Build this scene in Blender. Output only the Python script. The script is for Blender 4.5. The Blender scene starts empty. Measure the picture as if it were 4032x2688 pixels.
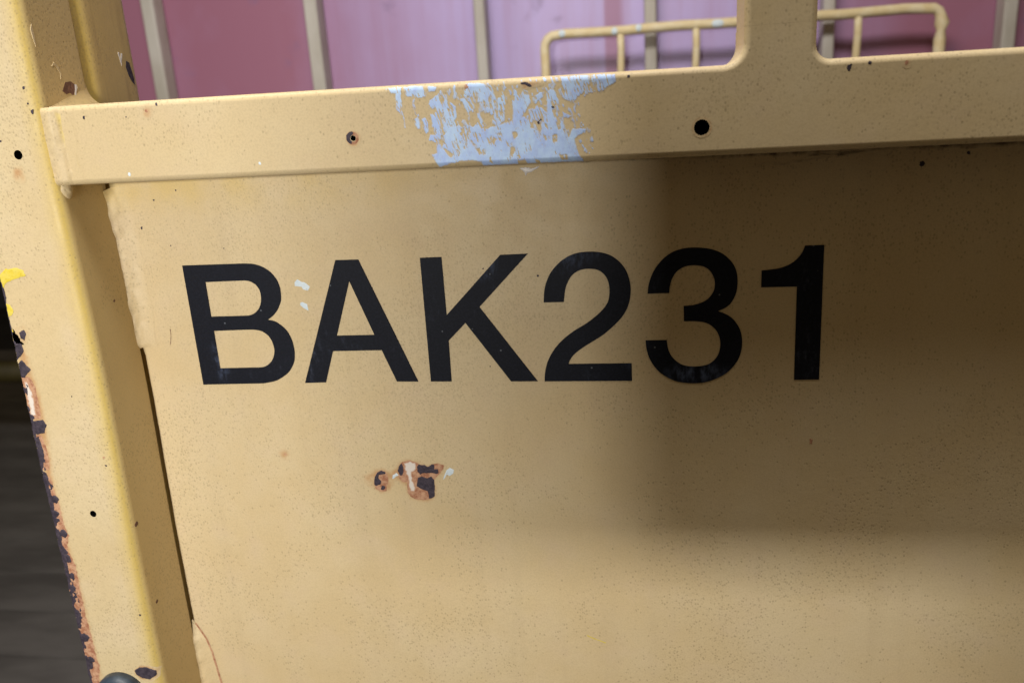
import bpy, bmesh, math, random
import numpy as np
from mathutils import Matrix, Vector

random.seed(7)
scene = bpy.context.scene
COL = scene.collection

# ------------------------------------------------------------------ camera
# Units: metres.  x runs along the cart's side, y goes away from the viewer,
# z is up; the baseline of the lettering is z = 0, the side sheet is y = 0.
cam_data = bpy.data.cameras.new('camera')
cam_data.sensor_width = 36.0
cam_data.lens = 28.57
cam_data.clip_start = 0.01
cam_data.clip_end = 60
cam_data.dof.use_dof = True
cam_data.dof.focus_distance = 0.49
cam_data.dof.aperture_fstop = 9.0
cam = bpy.data.objects.new('camera', cam_data)
COL.objects.link(cam)
R3 = Matrix(((0.98605725, 0.01495299, 0.16573322),
             (0.15486005, 0.28206541, -0.94681438),
             (-0.06090531, 0.95927864, 0.27581702)))
cam.matrix_world = Matrix.Translation((0.2939, -0.4745, 0.1642)) @ R3.to_4x4()
scene.camera = cam

# ------------------------------------------------------------------ light
world = bpy.data.worlds.new('World')
scene.world = world
world.use_nodes = True
bg = world.node_tree.nodes['Background']
bg.inputs['Color'].default_value = (1.0, 0.74, 0.42, 1)
bg.inputs['Strength'].default_value = 0.15

def area(name, loc, target, sx, sy, power, color):
    d = bpy.data.lights.new(name, 'AREA')
    d.shape = 'RECTANGLE'
    d.size, d.size_y = sx, sy
    d.energy = power
    d.color = color
    o = bpy.data.objects.new(name, d)
    COL.objects.link(o)
    o.location = loc
    o.rotation_euler = (Vector(target) - Vector(loc)).to_track_quat('-Z', 'Y').to_euler()
    return o

KEY = Vector((-0.10, -1.95, 0.26))
k1 = area('window_light', KEY, (-0.20, 0, 0.02), 0.14, 0.13, 1.45, (1.0, 0.975, 0.93))
k2 = area('strip_light', KEY + Vector((0.24, -0.1, 0.02)), (-0.20, 0, 0.02), 0.66, 0.13, 3.0, (1.0, 0.975, 0.93))
k1.data.spread = k2.data.spread = math.radians(58)
area('ceiling_light', (0.02, -0.26, 1.50), (0.30, 0.75, 0.2), 1.3, 0.34, 34, (1.0, 0.965, 0.92))

scene.view_settings.view_transform = 'Standard'
scene.view_settings.look = 'None'
scene.view_settings.exposure = 0.0
scene.view_settings.gamma = 1.0
scene.view_settings.use_curve_mapping = False
try:
    scene.cycles.max_bounces = 8
except Exception:
    pass

# ------------------------------------------------------------------ traced measurements (mm on their own plane)
LETTERS = {
    'B': [
        [(-0.4,80.0),(40.0,80.0),(43.9,79.9),(49.1,79.3),(54.7,77.2),(59.4,73.6),(62.6,68.9),(64.0,63.2),(63.7,56.8),(62.4,53.1),(59.6,48.6),(56.1,45.2),(52.7,43.0),(57.2,41.8),(61.4,38.9),(64.8,35.0),(67.0,29.4),(67.8,23.2),(67.4,17.9),(66.1,13.6),(62.6,8.3),(57.7,4.4),(51.8,1.5),(44.8,0.1),(40.6,-0.2),(-0.0,-0.7)],
        [(13.8,68.7),(38.2,69.0),(41.5,68.9),(44.7,68.2),(47.7,66.3),(49.6,63.4),(50.3,59.7),(49.8,55.3),(48.4,51.8),(45.9,48.8),(42.6,46.8),(38.5,46.0),(13.8,45.9)],
        [(14.0,36.2),(39.6,36.6),(44.3,36.2),(48.1,35.0),(51.4,32.3),(53.2,28.7),(54.0,24.4),(53.7,20.7),(52.1,16.8),(49.6,13.8),(46.2,11.7),(42.3,10.9),(14.1,10.6)],
    ],
    'A': [
        [(103.0,80.2),(117.9,80.1),(148.7,0.3),(134.5,0.4),(126.6,21.5),(93.9,21.3),(86.5,0.2),(72.0,-0.1)],
        [(110.4,66.7),(122.9,31.7),(97.9,31.6)],
    ],
    'K': [
        [(157.2,79.9),(170.8,80.0),(170.9,43.6),(207.0,80.1),(223.8,80.3),(192.0,48.3),(225.6,-0.0),(208.7,-0.0),(182.4,38.3),(170.8,27.1),(170.5,0.2),(156.9,0.3)],
    ],
    '2': [
        [(231.7,50.2),(244.0,50.2),(244.5,54.2),(245.4,58.7),(247.1,62.8),(249.8,66.6),(253.7,69.1),(258.3,70.0),(262.9,69.7),(266.3,68.4),(269.1,65.7),(270.8,62.1),(271.4,58.3),(271.3,54.2),(270.4,50.0),(268.5,46.8),(265.8,43.7),(261.9,40.3),(257.2,36.8),(251.1,33.2),(245.1,29.0),(240.1,24.5),(236.3,19.9),(233.0,14.3),(231.1,9.0),(230.1,3.9),(229.8,-0.1),(283.6,-0.1),(283.6,11.2),(245.2,11.1),(246.2,13.5),(248.1,16.3),(251.2,19.1),(255.4,22.1),(260.9,25.5),(266.9,29.3),(272.2,33.8),(277.0,38.5),(280.6,43.5),(282.7,48.5),(283.7,53.8),(283.9,58.6),(283.0,64.1),(281.1,69.1),(278.1,73.3),(273.9,76.9),(268.9,79.1),(263.3,80.1),(257.6,80.2),(251.8,79.4),(246.5,77.2),(241.7,73.8),(237.5,69.3),(234.6,64.3),(232.6,58.1)],
    ],
    '3': [
        [(293.7,54.1),(306.3,54.2),(306.7,58.1),(308.0,62.7),(310.5,66.7),(313.9,69.1),(317.7,70.2),(322.1,70.2),(326.0,69.3),(329.0,67.3),(331.2,64.0),(332.3,60.3),(332.1,56.2),(331.0,53.4),(328.8,50.5),(325.5,48.3),(320.5,46.7),(314.6,46.2),(314.7,36.9),(320.5,36.8),(325.6,36.2),(329.5,34.6),(332.8,31.6),(334.8,28.0),(335.7,23.8),(335.5,19.6),(334.4,15.7),(332.2,12.6),(329.1,10.2),(325.1,9.1),(320.0,8.7),(314.8,9.5),(310.8,11.7),(307.4,15.4),(305.4,20.0),(304.6,25.5),(292.1,25.5),(292.5,20.8),(293.6,15.9),(295.9,10.9),(299.3,6.2),(303.9,2.5),(309.6,-0.4),(315.4,-1.6),(321.7,-1.9),(328.0,-1.1),(334.2,1.3),(339.3,4.3),(343.4,8.6),(346.5,13.7),(348.0,19.4),(348.2,24.8),(347.3,30.1),(345.0,34.9),(341.7,38.8),(337.8,41.2),(334.1,42.7),(337.7,44.2),(341.0,46.7),(343.4,50.7),(344.7,54.8),(345.1,59.9),(344.6,65.1),(342.9,69.7),(340.1,73.4),(336.3,76.7),(331.4,79.0),(325.9,80.2),(319.9,80.7),(314.5,80.3),(308.9,78.7),(303.9,75.5),(299.7,71.0),(296.6,65.9),(294.5,59.9)],
    ],
    '1': [
        [(358.3,66.1),(363.1,66.5),(368.5,67.3),(373.2,69.0),(376.8,71.5),(379.4,74.5),(380.8,77.3),(381.6,79.7),(391.9,79.7),(392.4,-0.0),(378.3,-0.1),(378.0,56.2),(358.3,56.3)],
    ],
}
PANEL_MARKS = {
    'chip': [(132.3,-55.7),(137.7,-54.4),(142.0,-56.0),(143.9,-57.3),(147.5,-57.7),(149.0,-58.9),(152.4,-57.0),(156.5,-56.3),(160.4,-57.8),(159.7,-60.5),(157.4,-63.5),(155.3,-65.3),(153.0,-68.3),(152.9,-73.9),(152.3,-80.0),(150.2,-81.8),(145.1,-83.0),(139.0,-82.7),(135.5,-80.7),(133.8,-77.3),(134.0,-72.9),(134.1,-70.3),(130.8,-70.2),(128.9,-67.4),(128.6,-62.2),(130.0,-57.9)],
    'chip_pale': [(133.1,-56.1),(137.6,-55.0),(141.4,-56.0),(141.3,-60.7),(138.0,-63.8),(138.3,-69.4),(139.8,-74.1),(138.7,-77.2),(135.9,-76.8),(134.7,-72.0),(135.0,-66.8),(133.3,-61.7)],
    'chip_dark1': [(128.6,-61.8),(130.0,-58.3),(131.8,-56.8),(132.7,-59.6),(132.5,-62.1),(131.3,-65.2),(129.6,-65.6)],
    'chip_dark2': [(143.1,-57.3),(147.5,-57.7),(149.0,-58.9),(152.4,-57.2),(154.0,-57.0),(153.7,-60.6),(156.1,-60.6),(156.3,-63.1),(154.6,-64.0),(151.8,-63.2),(147.8,-63.7),(146.6,-63.3),(143.6,-64.6),(142.0,-62.0),(142.1,-59.0)],
    'chip_dark3': [(141.8,-66.8),(144.7,-65.9),(148.2,-67.1),(151.2,-65.8),(153.0,-68.3),(152.9,-73.9),(152.3,-80.0),(150.2,-81.8),(148.1,-81.8),(148.3,-79.2),(147.8,-76.6),(143.9,-74.9),(140.4,-72.8)],
    'small': [(111.7,-68.0),(113.4,-63.7),(117.3,-61.7),(120.1,-62.7),(121.4,-65.7),(121.4,-70.1),(119.8,-73.6),(119.4,-77.1),(115.6,-77.4),(112.1,-75.5),(111.0,-72.0)],
    'small_dark1': [(111.2,-72.4),(112.0,-67.2),(113.8,-63.7),(117.3,-61.9),(120.1,-63.2),(119.9,-64.5),(115.3,-65.0),(114.6,-67.6),(116.5,-69.7),(115.8,-71.9),(112.3,-73.3)],
    'small_dark2': [(116.1,-72.8),(118.1,-73.2),(118.6,-74.9),(117.0,-76.3),(115.6,-75.8)],
    'white1': [(124.1,-67.9),(124.8,-65.3),(127.4,-63.5),(128.9,-65.2),(127.1,-66.1),(124.9,-67.9)],
    'white2': [(159.1,-67.8),(160.2,-64.8),(161.7,-61.4),(164.2,-59.4),(166.9,-60.9),(166.3,-63.4),(163.7,-65.2),(161.8,-64.3),(159.5,-67.8)],
    'halo': [(103.6,-65.5),(107.6,-63.8),(112.1,-60.2),(117.6,-59.3),(123.5,-61.8),(128.2,-56.2),(134.7,-52.3),(142.6,-53.9),(149.2,-56.8),(156.6,-54.6),(162.8,-57.5),(159.8,-63.9),(155.3,-69.1),(154.3,-80.4),(150.7,-84.8),(141.6,-85.9),(134.4,-83.4),(131.6,-74.7),(126.7,-70.4),(121.7,-78.8),(114.9,-79.8),(109.5,-75.9),(103.6,-73.4)],
    'fleck1': [(74.0,66.7),(76.3,68.8),(78.6,67.2),(80.5,66.8),(84.0,63.9),(82.4,61.4),(79.2,62.1),(78.2,64.0),(74.0,64.5)],
    'fleck2': [(76.1,53.7),(77.4,54.0),(80.5,52.6),(80.9,48.2),(77.6,50.2),(75.9,52.1)],
    'torn_white': [(221.9,130.3),(225.0,130.6),(228.6,130.0),(233.7,131.0),(231.2,129.2),(228.4,127.8),(225.7,127.3),(225.2,125.6),(224.4,127.8)],
    'brown_dot': [(388.6,-37.5),(390.4,-38.3),(390.2,-41.3),(388.5,-40.8)],
}
POST_MARKS = {
    'dark1': [(-88.2,49.7),(-84.5,51.7),(-83.5,48.8),(-85.9,44.6),(-88.1,46.3)],
    'dark2': [(-95.6,49.0),(-92.1,43.1),(-88.6,42.6),(-88.0,38.0),(-90.7,34.6),(-94.5,32.2),(-96.1,34.7)],
    'dark3': [(-95.8,28.8),(-90.9,32.1),(-86.1,25.7),(-88.9,23.6),(-91.5,20.6),(-95.5,21.1)],
    'rust1': [(-95.3,21.9),(-88.2,21.0),(-86.1,15.0),(-86.2,3.7),(-86.9,-6.8),(-97.3,-7.7),(-96.3,7.2)],
    'pale1': [(-93.4,18.5),(-90.2,18.5),(-88.3,11.6),(-89.1,1.1),(-89.3,-5.0),(-94.1,-5.9),(-94.0,7.2)],
    'dark4': [(-96.6,-8.6),(-86.2,-7.7),(-84.3,-11.2),(-87.0,-16.5),(-97.3,-18.4)],
    'rust2': [(-98.0,-17.5),(-89.8,-18.3),(-88.0,-30.0),(-89.7,-42.6),(-98.7,-42.7)],
    'dark5': [(-96.5,-19.3),(-91.9,-19.2),(-91.1,-27.3),(-90.8,-31.8),(-94.9,-42.6),(-99.6,-42.7)],
    'yellow1': [(-94.4,84.0),(-87.6,89.4),(-79.6,90.0),(-75.6,88.3),(-74.7,85.1),(-83.0,83.3),(-88.8,81.5),(-91.4,78.3),(-95.7,79.2)],
    'yellow2': [(-94.7,69.5),(-90.6,67.8),(-88.1,63.7),(-90.1,61.2),(-93.7,59.7),(-92.5,50.6),(-93.8,48.9),(-97.4,52.3)],
    'halo1': [(-92.0,52.2),(-83.8,56.2),(-80.8,50.4),(-84.5,42.9),(-91.2,41.4),(-94.6,45.6)],
    'rust3': [(-97.6,-42.7),(-90.1,-48.4),(-90.3,-55.1),(-88.7,-66.9),(-89.0,-78.7),(-87.1,-89.7),(-90.5,-99.9),(-87.3,-112.1),(-87.9,-127.7),(-88.6,-148.9),(-87.9,-168.3),(-87.9,-187.0),(-86.8,-191.4),(-91.9,-209.7),(-102.7,-210.4),(-102.1,-180.1),(-101.7,-147.4),(-100.7,-112.6),(-100.4,-74.0)],
    'spot': [(-60.7,-193.7),(-56.5,-190.7),(-50.3,-190.5),(-44.7,-193.3),(-44.8,-196.6),(-50.2,-200.3),(-56.2,-199.5),(-59.8,-197.0)],
    'spothalo': [(-61.6,-193.2),(-56.0,-188.4),(-48.8,-188.6),(-42.4,-192.0),(-43.7,-198.7),(-49.6,-202.4),(-57.6,-201.3),(-61.5,-197.6)],
    'blobs':  [(-94.1, -48.4, 2.2), (-90.3, -63.4, 2.2), (-92.3, -73.8, 2.0), (-89.8, -88.3, 2.3), (-91.7, -107.1, 2.6), (-91.3, -120.6, 1.8), (-92.5, -130.0, 1.8), (-92.6, -168.6, 2.6), (-92.0, -186.7, 2.0)] ,
}
SMEAR_FULL = [
    [(182.5,170.5),(186.2,172.3),(188.8,174.7),(190.7,171.7),(192.9,168.9),(196.1,166.1),(196.3,161.9),(194.8,159.0),(195.6,155.6),(198.4,155.5),(201.6,157.0),(204.7,155.5),(207.2,157.6),(209.1,154.2),(213.6,154.0),(215.6,153.2),(221.3,155.8),(224.8,157.9),(226.4,155.5),(231.4,153.6),(236.5,152.7),(235.5,133.6),(226.8,134.0),(214.3,133.9),(209.4,134.9),(207.5,138.0),(202.7,138.9),(195.6,138.6),(192.7,137.9),(190.6,137.5),(184.7,136.1),(183.2,138.5),(181.7,142.7),(184.3,142.9),(184.4,148.9),(180.7,150.5),(181.3,153.0),(184.4,152.6),(182.8,158.0),(182.8,162.3),(182.1,166.3)],
    [(201.1,177.1),(205.6,177.5),(211.8,177.1),(215.6,173.0),(218.0,169.0),(218.1,160.3),(217.8,155.0),(215.2,157.2),(215.4,160.4),(214.1,162.4),(210.4,163.3),(210.4,167.9),(207.6,167.7),(206.1,170.1),(201.8,172.6)],
    [(218.7,169.0),(221.9,170.7),(222.5,164.5),(221.4,158.1),(217.8,155.0)],
    [(169.1,177.6),(174.4,177.9),(181.4,177.4),(186.9,176.8),(186.4,175.2),(181.8,174.5),(180.3,172.6),(176.0,172.6),(170.5,173.6)],
    [(159.6,177.5),(165.0,178.2),(167.7,177.7),(166.8,172.5),(167.2,169.2),(167.2,166.9),(167.5,163.2),(168.1,157.2),(167.6,157.6),(166.7,163.9),(164.5,166.7),(164.5,171.7),(164.4,174.9),(160.8,176.1)],
    [(173.4,161.6),(174.9,162.1),(176.2,159.4),(176.1,156.8),(174.8,156.3),(173.9,157.9)],
    [(177.3,161.3),(179.2,161.7),(180.4,159.2),(180.5,154.8),(179.2,154.1),(177.8,157.7)],
    [(173.2,172.8),(174.3,172.7),(174.1,167.5),(175.8,163.1),(175.1,162.8),(173.4,167.5)],
    [(198.5,170.2),(201.3,170.0),(204.7,164.6),(202.8,163.1),(200.9,165.8)],
    [(225.9,154.7),(226.7,164.9),(226.8,169.8),(228.6,172.9),(230.8,169.6),(232.2,172.5),(234.5,172.0),(235.6,166.6),(232.8,162.3),(230.2,158.6),(234.2,159.5),(234.4,162.6),(238.0,162.7),(238.8,164.6),(244.2,160.8),(244.8,166.1),(244.2,169.9),(245.9,172.0),(248.2,171.5),(250.0,166.5),(250.5,161.2),(256.6,158.2),(254.6,157.2),(251.5,158.1),(252.9,152.4),(254.6,147.7),(257.2,151.7),(263.8,151.0),(260.6,148.9),(257.4,146.8),(258.0,143.3),(259.4,139.4),(262.0,135.0),(252.1,134.7),(236.8,134.3),(213.6,134.2),(208.3,134.5),(209.7,153.7),(215.0,154.9),(222.0,156.8)],
    [(251.6,177.6),(258.6,177.8),(270.1,177.4),(279.3,177.0),(279.7,173.5),(275.7,171.9),(272.2,169.2),(262.9,169.8),(260.1,167.4),(257.3,164.6),(252.7,167.5),(250.2,171.4),(252.6,173.1)],
    [(237.9,169.1),(241.9,170.8),(242.6,168.5),(238.5,166.5)],
]
SMEAR_HOLES = [
    [(188.2,164.0),(189.6,163.9),(188.8,158.7),(188.8,154.4),(189.8,153.3),(188.6,152.2),(187.6,153.1),(187.6,158.7)],
    [(184.7,151.9),(186.0,150.2),(187.8,146.4),(191.1,143.9),(193.1,142.1),(191.9,140.5),(188.9,143.3),(186.4,147.2)],
    [(202.1,150.0),(203.5,149.2),(206.7,145.4),(208.6,142.3),(208.4,140.6),(205.8,143.1),(204.0,146.5)],
    [(198.7,146.5),(199.7,146.1),(199.6,144.6),(198.4,144.8)],
    [(194.3,152.4),(195.7,148.3),(197.4,143.2),(195.5,146.0)],
    [(214.0,151.0),(217.0,148.8),(215.1,146.0),(213.5,148.7)],
    [(212.6,140.1),(213.3,140.0),(214.0,135.6),(212.1,137.4)],
    [(225.2,152.3),(228.2,151.8),(228.4,149.5),(225.9,148.0)],
    [(224.0,144.5),(226.4,144.0),(225.5,140.7),(223.3,139.2)],
    [(217.9,152.1),(219.6,151.3),(218.8,150.4),(217.8,150.8)],
    [(214.3,170.2),(215.5,171.4),(214.8,167.3),(213.8,168.0)],
    [(218.0,163.2),(218.6,162.8),(218.0,159.0),(217.4,159.6)],
    [(246.8,149.7),(248.8,149.5),(248.6,145.7),(246.6,145.4)],
    [(234.8,156.8),(238.0,157.0),(240.8,156.1),(240.0,148.9),(238.6,152.0),(234.7,153.4)],
    [(226.5,170.2),(228.1,170.1),(227.0,166.4)],
    [(241.7,149.9),(243.2,149.1),(243.1,146.4),(241.9,147.2)],
    [(240.6,145.0),(242.2,144.1),(241.7,143.0)],
    [(249.5,139.1),(254.3,139.2),(253.8,136.2),(250.6,136.3)],
    [(226.9,137.5),(231.4,137.7),(232.8,134.9),(227.1,134.8)],
    [(236.6,137.8),(238.6,136.9),(239.7,135.3),(236.9,135.4)],
]

# ------------------------------------------------------------------ small numeric helpers
def hash2(ix, iz, seed):
    h = np.sin(ix * 127.1 + iz * 311.7 + seed * 74.7) * 43758.5453
    return h - np.floor(h)

def vnoise(x, z, seed=0):
    ix, iz = np.floor(x), np.floor(z)
    fx, fz = x - ix, z - iz
    fx, fz = fx * fx * (3 - 2 * fx), fz * fz * (3 - 2 * fz)
    a, b = hash2(ix, iz, seed), hash2(ix + 1, iz, seed)
    c, d = hash2(ix, iz + 1, seed), hash2(ix + 1, iz + 1, seed)
    return (a * (1 - fx) + b * fx) * (1 - fz) + (c * (1 - fx) + d * fx) * fz

def fbm(x, z, seed=0, octs=4):
    t, a, s = 0.0, 1.0, 0.0
    for k in range(octs):
        t = t + a * vnoise(x * 2 ** k, z * 2 ** k, seed + k * 13)
        s += a
        a *= 0.5
    return t / s * 2 - 1

def sdf(poly, X, Z):
    """signed distance to a polygon in mm, positive inside"""
    P = np.array(poly, float)
    Q = np.roll(P, -1, 0)
    best = np.full(X.shape, 1e9)
    inside = np.zeros(X.shape, bool)
    for (x0, z0), (x1, z1) in zip(P, Q):
        dx, dz = x1 - x0, z1 - z0
        L = dx * dx + dz * dz + 1e-12
        t = np.clip(((X - x0) * dx + (Z - z0) * dz) / L, 0, 1)
        best = np.minimum(best, (X - x0 - t * dx) ** 2 + (Z - z0 - t * dz) ** 2)
        c = (z0 > Z) != (z1 > Z)
        if abs(dz) > 1e-12:
            inside ^= c & (X < dx * (Z - z0) / dz + x0)
    d = np.sqrt(best)
    return np.where(inside, d, -d)

def smooth_closed(pts, n=4, corner=24):
    """Catmull-Rom through the gentle turns, keeping real corners sharp"""
    N = len(pts)
    P = [np.array(p, float) for p in pts]
    ang = []
    for i in range(N):
        a, b = P[i] - P[i - 1], P[(i + 1) % N] - P[i]
        ang.append(abs(math.degrees(math.atan2(a[0] * b[1] - a[1] * b[0], a @ b))))
    out = []
    for i in range(N):
        j = (i + 1) % N
        out.append(P[i])
        si, sj = ang[i] < corner, ang[j] < corner
        if not (si or sj) or np.linalg.norm(P[j] - P[i]) > 26:
            continue
        m0 = (P[j] - P[i - 1]) / 2 if si else (P[j] - P[i])
        m1 = (P[(j + 1) % N] - P[i]) / 2 if sj else (P[j] - P[i])
        L = np.linalg.norm(P[j] - P[i])
        for m in (m0, m1):
            l = np.linalg.norm(m)
            if l > 1.3 * L:
                m *= 1.3 * L / l
        for k in range(1, n):
            t = k / n
            out.append((2*t**3-3*t*t+1)*P[i] + (t**3-2*t*t+t)*m0 + (-2*t**3+3*t*t)*P[j] + (t**3-t*t)*m1)
    return out

# ------------------------------------------------------------------ object helpers
def link(name, me, mat=None, parent=None):
    o = bpy.data.objects.new(name, me)
    COL.objects.link(o)
    if mat is not None:
        o.data.materials.append(mat)
    o.parent = parent
    return o

def mesh_obj(name, verts, faces, mat, parent=None, smooth=True):
    me = bpy.data.meshes.new(name)
    me.from_pydata([tuple(map(float, v)) for v in verts], [], faces)
    me.update()
    if smooth:
        me.polygons.foreach_set('use_smooth', [True] * len(me.polygons))
    return link(name, me, mat, parent)

def thing(name, label, cat, loc=(0, 0, 0), group=None):
    o = bpy.data.objects.new(name, None)
    o.empty_display_size = 0.05
    o.location = loc
    COL.objects.link(o)
    o['label'], o['category'] = label, cat
    if group:
        o['group'] = group
    return o

def keep(o, parent):
    """parent without moving the child's world-space mesh"""
    o.parent = parent
    o.matrix_parent_inverse = Matrix.Translation(-parent.location)
    return o

def sharpen(me, deg=40):
    bm = bmesh.new(); bm.from_mesh(me)
    for e in bm.edges:
        if len(e.link_faces) == 2 and e.calc_face_angle(0) > math.radians(deg):
            e.smooth = False
    bm.to_mesh(me); bm.free()

def bake_modifiers(o):
    dg = bpy.context.evaluated_depsgraph_get()
    me = bpy.data.meshes.new_from_object(o.evaluated_get(dg))
    o.modifiers.clear()
    o.data = me

def bevel_box(name, x0, x1, y0, y1, z0, z1, r, mat, parent=None, seg=3, subdiv=0):
    bm = bmesh.new()
    bmesh.ops.create_cube(bm, size=1)
    for v in bm.verts:
        v.co = ((x0 + x1) / 2 + v.co.x * (x1 - x0), (y0 + y1) / 2 + v.co.y * (y1 - y0), (z0 + z1) / 2 + v.co.z * (z1 - z0))
    bmesh.ops.bevel(bm, geom=bm.edges[:], offset=r, segments=seg, profile=0.5, affect='EDGES')
    for f in bm.faces:
        f.smooth = True
    me = bpy.data.meshes.new(name)
    bm.to_mesh(me)
    bm.free()
    o = link(name, me, mat, parent)
    w = o.modifiers.new('weighted', 'WEIGHTED_NORMAL')
    w.keep_sharp = True
    return o

def tube(name, path, r, mat, parent=None, n=14, wob=0.0, seed=1):
    """round bar along a polyline of points; r may be a list"""
    P = [Vector(p) for p in path]
    rs = r if isinstance(r, (list, tuple)) else [r] * len(P)
    rnd = random.Random(seed)
    verts, faces = [], []
    up = Vector((0, 1, 0))
    for i, p in enumerate(P):
        t = (P[min(i + 1, len(P) - 1)] - P[max(i - 1, 0)]).normalized()
        a = up.cross(t).normalized()
        b = t.cross(a)
        for k in range(n):
            th = 2 * math.pi * k / n
            rr = rs[i] * (1 + wob * (rnd.random() - 0.5))
            verts.append(p + (a * math.cos(th) + b * math.sin(th)) * rr)
    for i in range(len(P) - 1):
        for k in range(n):
            faces.append((i*n+k, i*n+(k+1) % n, (i+1)*n+(k+1) % n, (i+1)*n+k))
    faces.append(tuple(range(n))[::-1])
    faces.append(tuple((len(P)-1)*n+k for k in range(n)))
    o = mesh_obj(name, verts, faces, mat, parent)
    bm = bmesh.new(); bm.from_mesh(o.data)
    bmesh.ops.recalc_face_normals(bm, faces=bm.faces)
    bm.to_mesh(o.data); bm.free()
    return o

def film(name, parent, mat, field, bounds, cell, surf, height=0.05, ramp=0.6, dscale=1.0):
    """A paint / rust / dirt layer with real thickness on a surface y = surf(x, z) (mm).
    field > 0 is covered; the outline is followed by marching squares."""
    x0, x1, z0, z1 = bounds
    nx, nz = int((x1 - x0) / cell) + 2, int((z1 - z0) / cell) + 2
    xs, zs = x0 + np.arange(nx) * cell, z0 + np.arange(nz) * cell
    X, Z = np.meshgrid(xs, zs, indexing='ij')
    V = field(X, Z)
    V[0, :] = V[-1, :] = V[:, 0] = V[:, -1] = -1e-3
    V = np.where(np.abs(V) < 1e-6, -1e-6, V)
    idx, pts, vals = {}, [], []
    def grid(i, j):
        k = (i, j)
        if k not in idx:
            idx[k] = len(pts); pts.append((xs[i], zs[j])); vals.append(V[i, j])
        return idx[k]
    def cross(i, j, i2, j2):
        k = (i, j, i2, j2) if (i, j) < (i2, j2) else (i2, j2, i, j)
        if k not in idx:
            a, b = V[k[0], k[1]], V[k[2], k[3]]
            t = a / (a - b)
            idx[k] = len(pts)
            pts.append((xs[k[0]] * (1 - t) + xs[k[2]] * t, zs[k[1]] * (1 - t) + zs[k[3]] * t)); vals.append(0.0)
        return idx[k]
    pos = V > 0
    act = pos[:-1, :-1] | pos[1:, :-1] | pos[:-1, 1:] | pos[1:, 1:]
    faces = []
    for i, j in zip(*np.nonzero(act)):
        c = [(i, j), (i + 1, j), (i + 1, j + 1), (i, j + 1)]
        f = []
        for k in range(4):
            a, b = c[k], c[(k + 1) % 4]
            if pos[a]:
                f.append(grid(*a))
            if pos[a] != pos[b]:
                f.append(cross(*a, *b))
        if len(f) >= 3:
            faces.append(f)
    if not faces:
        return None
    P = np.array(pts); vals = np.array(vals)
    h = height(P[:, 0], P[:, 1], vals) if callable(height) else 0.02 + height * np.clip(vals / ramp, 0, 1)
    Y = surf(P[:, 0], P[:, 1]) - h
    o = mesh_obj(name, np.stack([P[:, 0], Y, P[:, 1]], 1) * 1e-3, faces, mat, parent)
    at = o.data.attributes.new('d', 'FLOAT', 'POINT')
    at.data.foreach_set('value', np.clip(vals / dscale, 0, 1).astype(np.float32))
    return o

# ------------------------------------------------------------------ materials
class N:
    def __init__(self, name):
        self.m = bpy.data.materials.new(name)
        self.m.use_nodes = True
        self.t = self.m.node_tree
        self.b = self.t.nodes['Principled BSDF']
    def n(self, typ, **kw):
        nd = self.t.nodes.new(typ)
        for k, v in kw.items():
            setattr(nd, k, v)
        return nd
    def l(self, a, b):
        self.t.links.new(a, b)
    def inp(self, sock, v):
        if isinstance(v, bpy.types.NodeSocket):
            self.l(v, sock)
        else:
            sock.default_value = (*v, 1) if isinstance(v, tuple) and len(v) == 3 and sock.type == 'RGBA' else v
    def coord(self, scale=(1, 1, 1)):
        tc = self.n('ShaderNodeTexCoord')
        mp = self.n('ShaderNodeMapping')
        self.l(tc.outputs['Object'], mp.inputs[0])
        mp.inputs['Scale'].default_value = scale
        return mp.outputs[0]
    def noise(self, vec, scale, detail=3, rough=0.5):
        nd = self.n('ShaderNodeTexNoise')
        self.l(vec, nd.inputs['Vector'])
        nd.inputs['Scale'].default_value = scale
        nd.inputs['Detail'].default_value = detail
        nd.inputs['Roughness'].default_value = rough
        return nd.outputs['Fac']
    def ramp(self, fac, a, b, c0=0.0, c1=1.0):
        nd = self.n('ShaderNodeMapRange')
        nd.interpolation_type = 'SMOOTHSTEP'
        self.inp(nd.inputs[0], fac)
        for i, v in enumerate((a, b, c0, c1)):
            nd.inputs[i + 1].default_value = v
        return nd.outputs[0]
    def mix(self, fac, a, b, blend='MIX'):
        nd = self.n('ShaderNodeMix', data_type='RGBA', blend_type=blend)
        self.inp(nd.inputs['Factor'], fac)
        self.inp(nd.inputs[6], a)
        self.inp(nd.inputs[7], b)
        return nd.outputs[2]
    def math(self, op, a, b=0.0, clamp=False):
        nd = self.n('ShaderNodeMath', operation=op, use_clamp=clamp)
        self.inp(nd.inputs[0], a)
        self.inp(nd.inputs[1], b)
        return nd.outputs[0]
    def xyz(self):
        tc = self.n('ShaderNodeTexCoord')
        s = self.n('ShaderNodeSeparateXYZ')
        self.l(tc.outputs['Object'], s.inputs[0])
        return s.outputs
    def attr(self, name):
        return self.n('ShaderNodeAttribute', attribute_name=name).outputs['Fac']
    def bump(self, h, dist, strength=1.0, prev=None):
        nd = self.n('ShaderNodeBump')
        nd.inputs['Strength'].default_value = strength
        nd.inputs['Distance'].default_value = dist
        self.l(h, nd.inputs['Height'])
        if prev is not None:
            self.l(prev, nd.inputs['Normal'])
        return nd.outputs[0]
    def out(self, col, rough, normal=None, spec=0.5):
        self.inp(self.b.inputs['Base Color'], col)
        self.inp(self.b.inputs['Roughness'], rough)
        self.b.inputs['Specular IOR Level'].default_value = spec
        if normal is not None:
            self.l(normal, self.b.inputs['Normal'])
        return self.m

CREAM_A = (0.640, 0.500, 0.280)
CREAM_B = (0.672, 0.548, 0.336)
YELLOW = (0.610, 0.440, 0.085)

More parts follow.
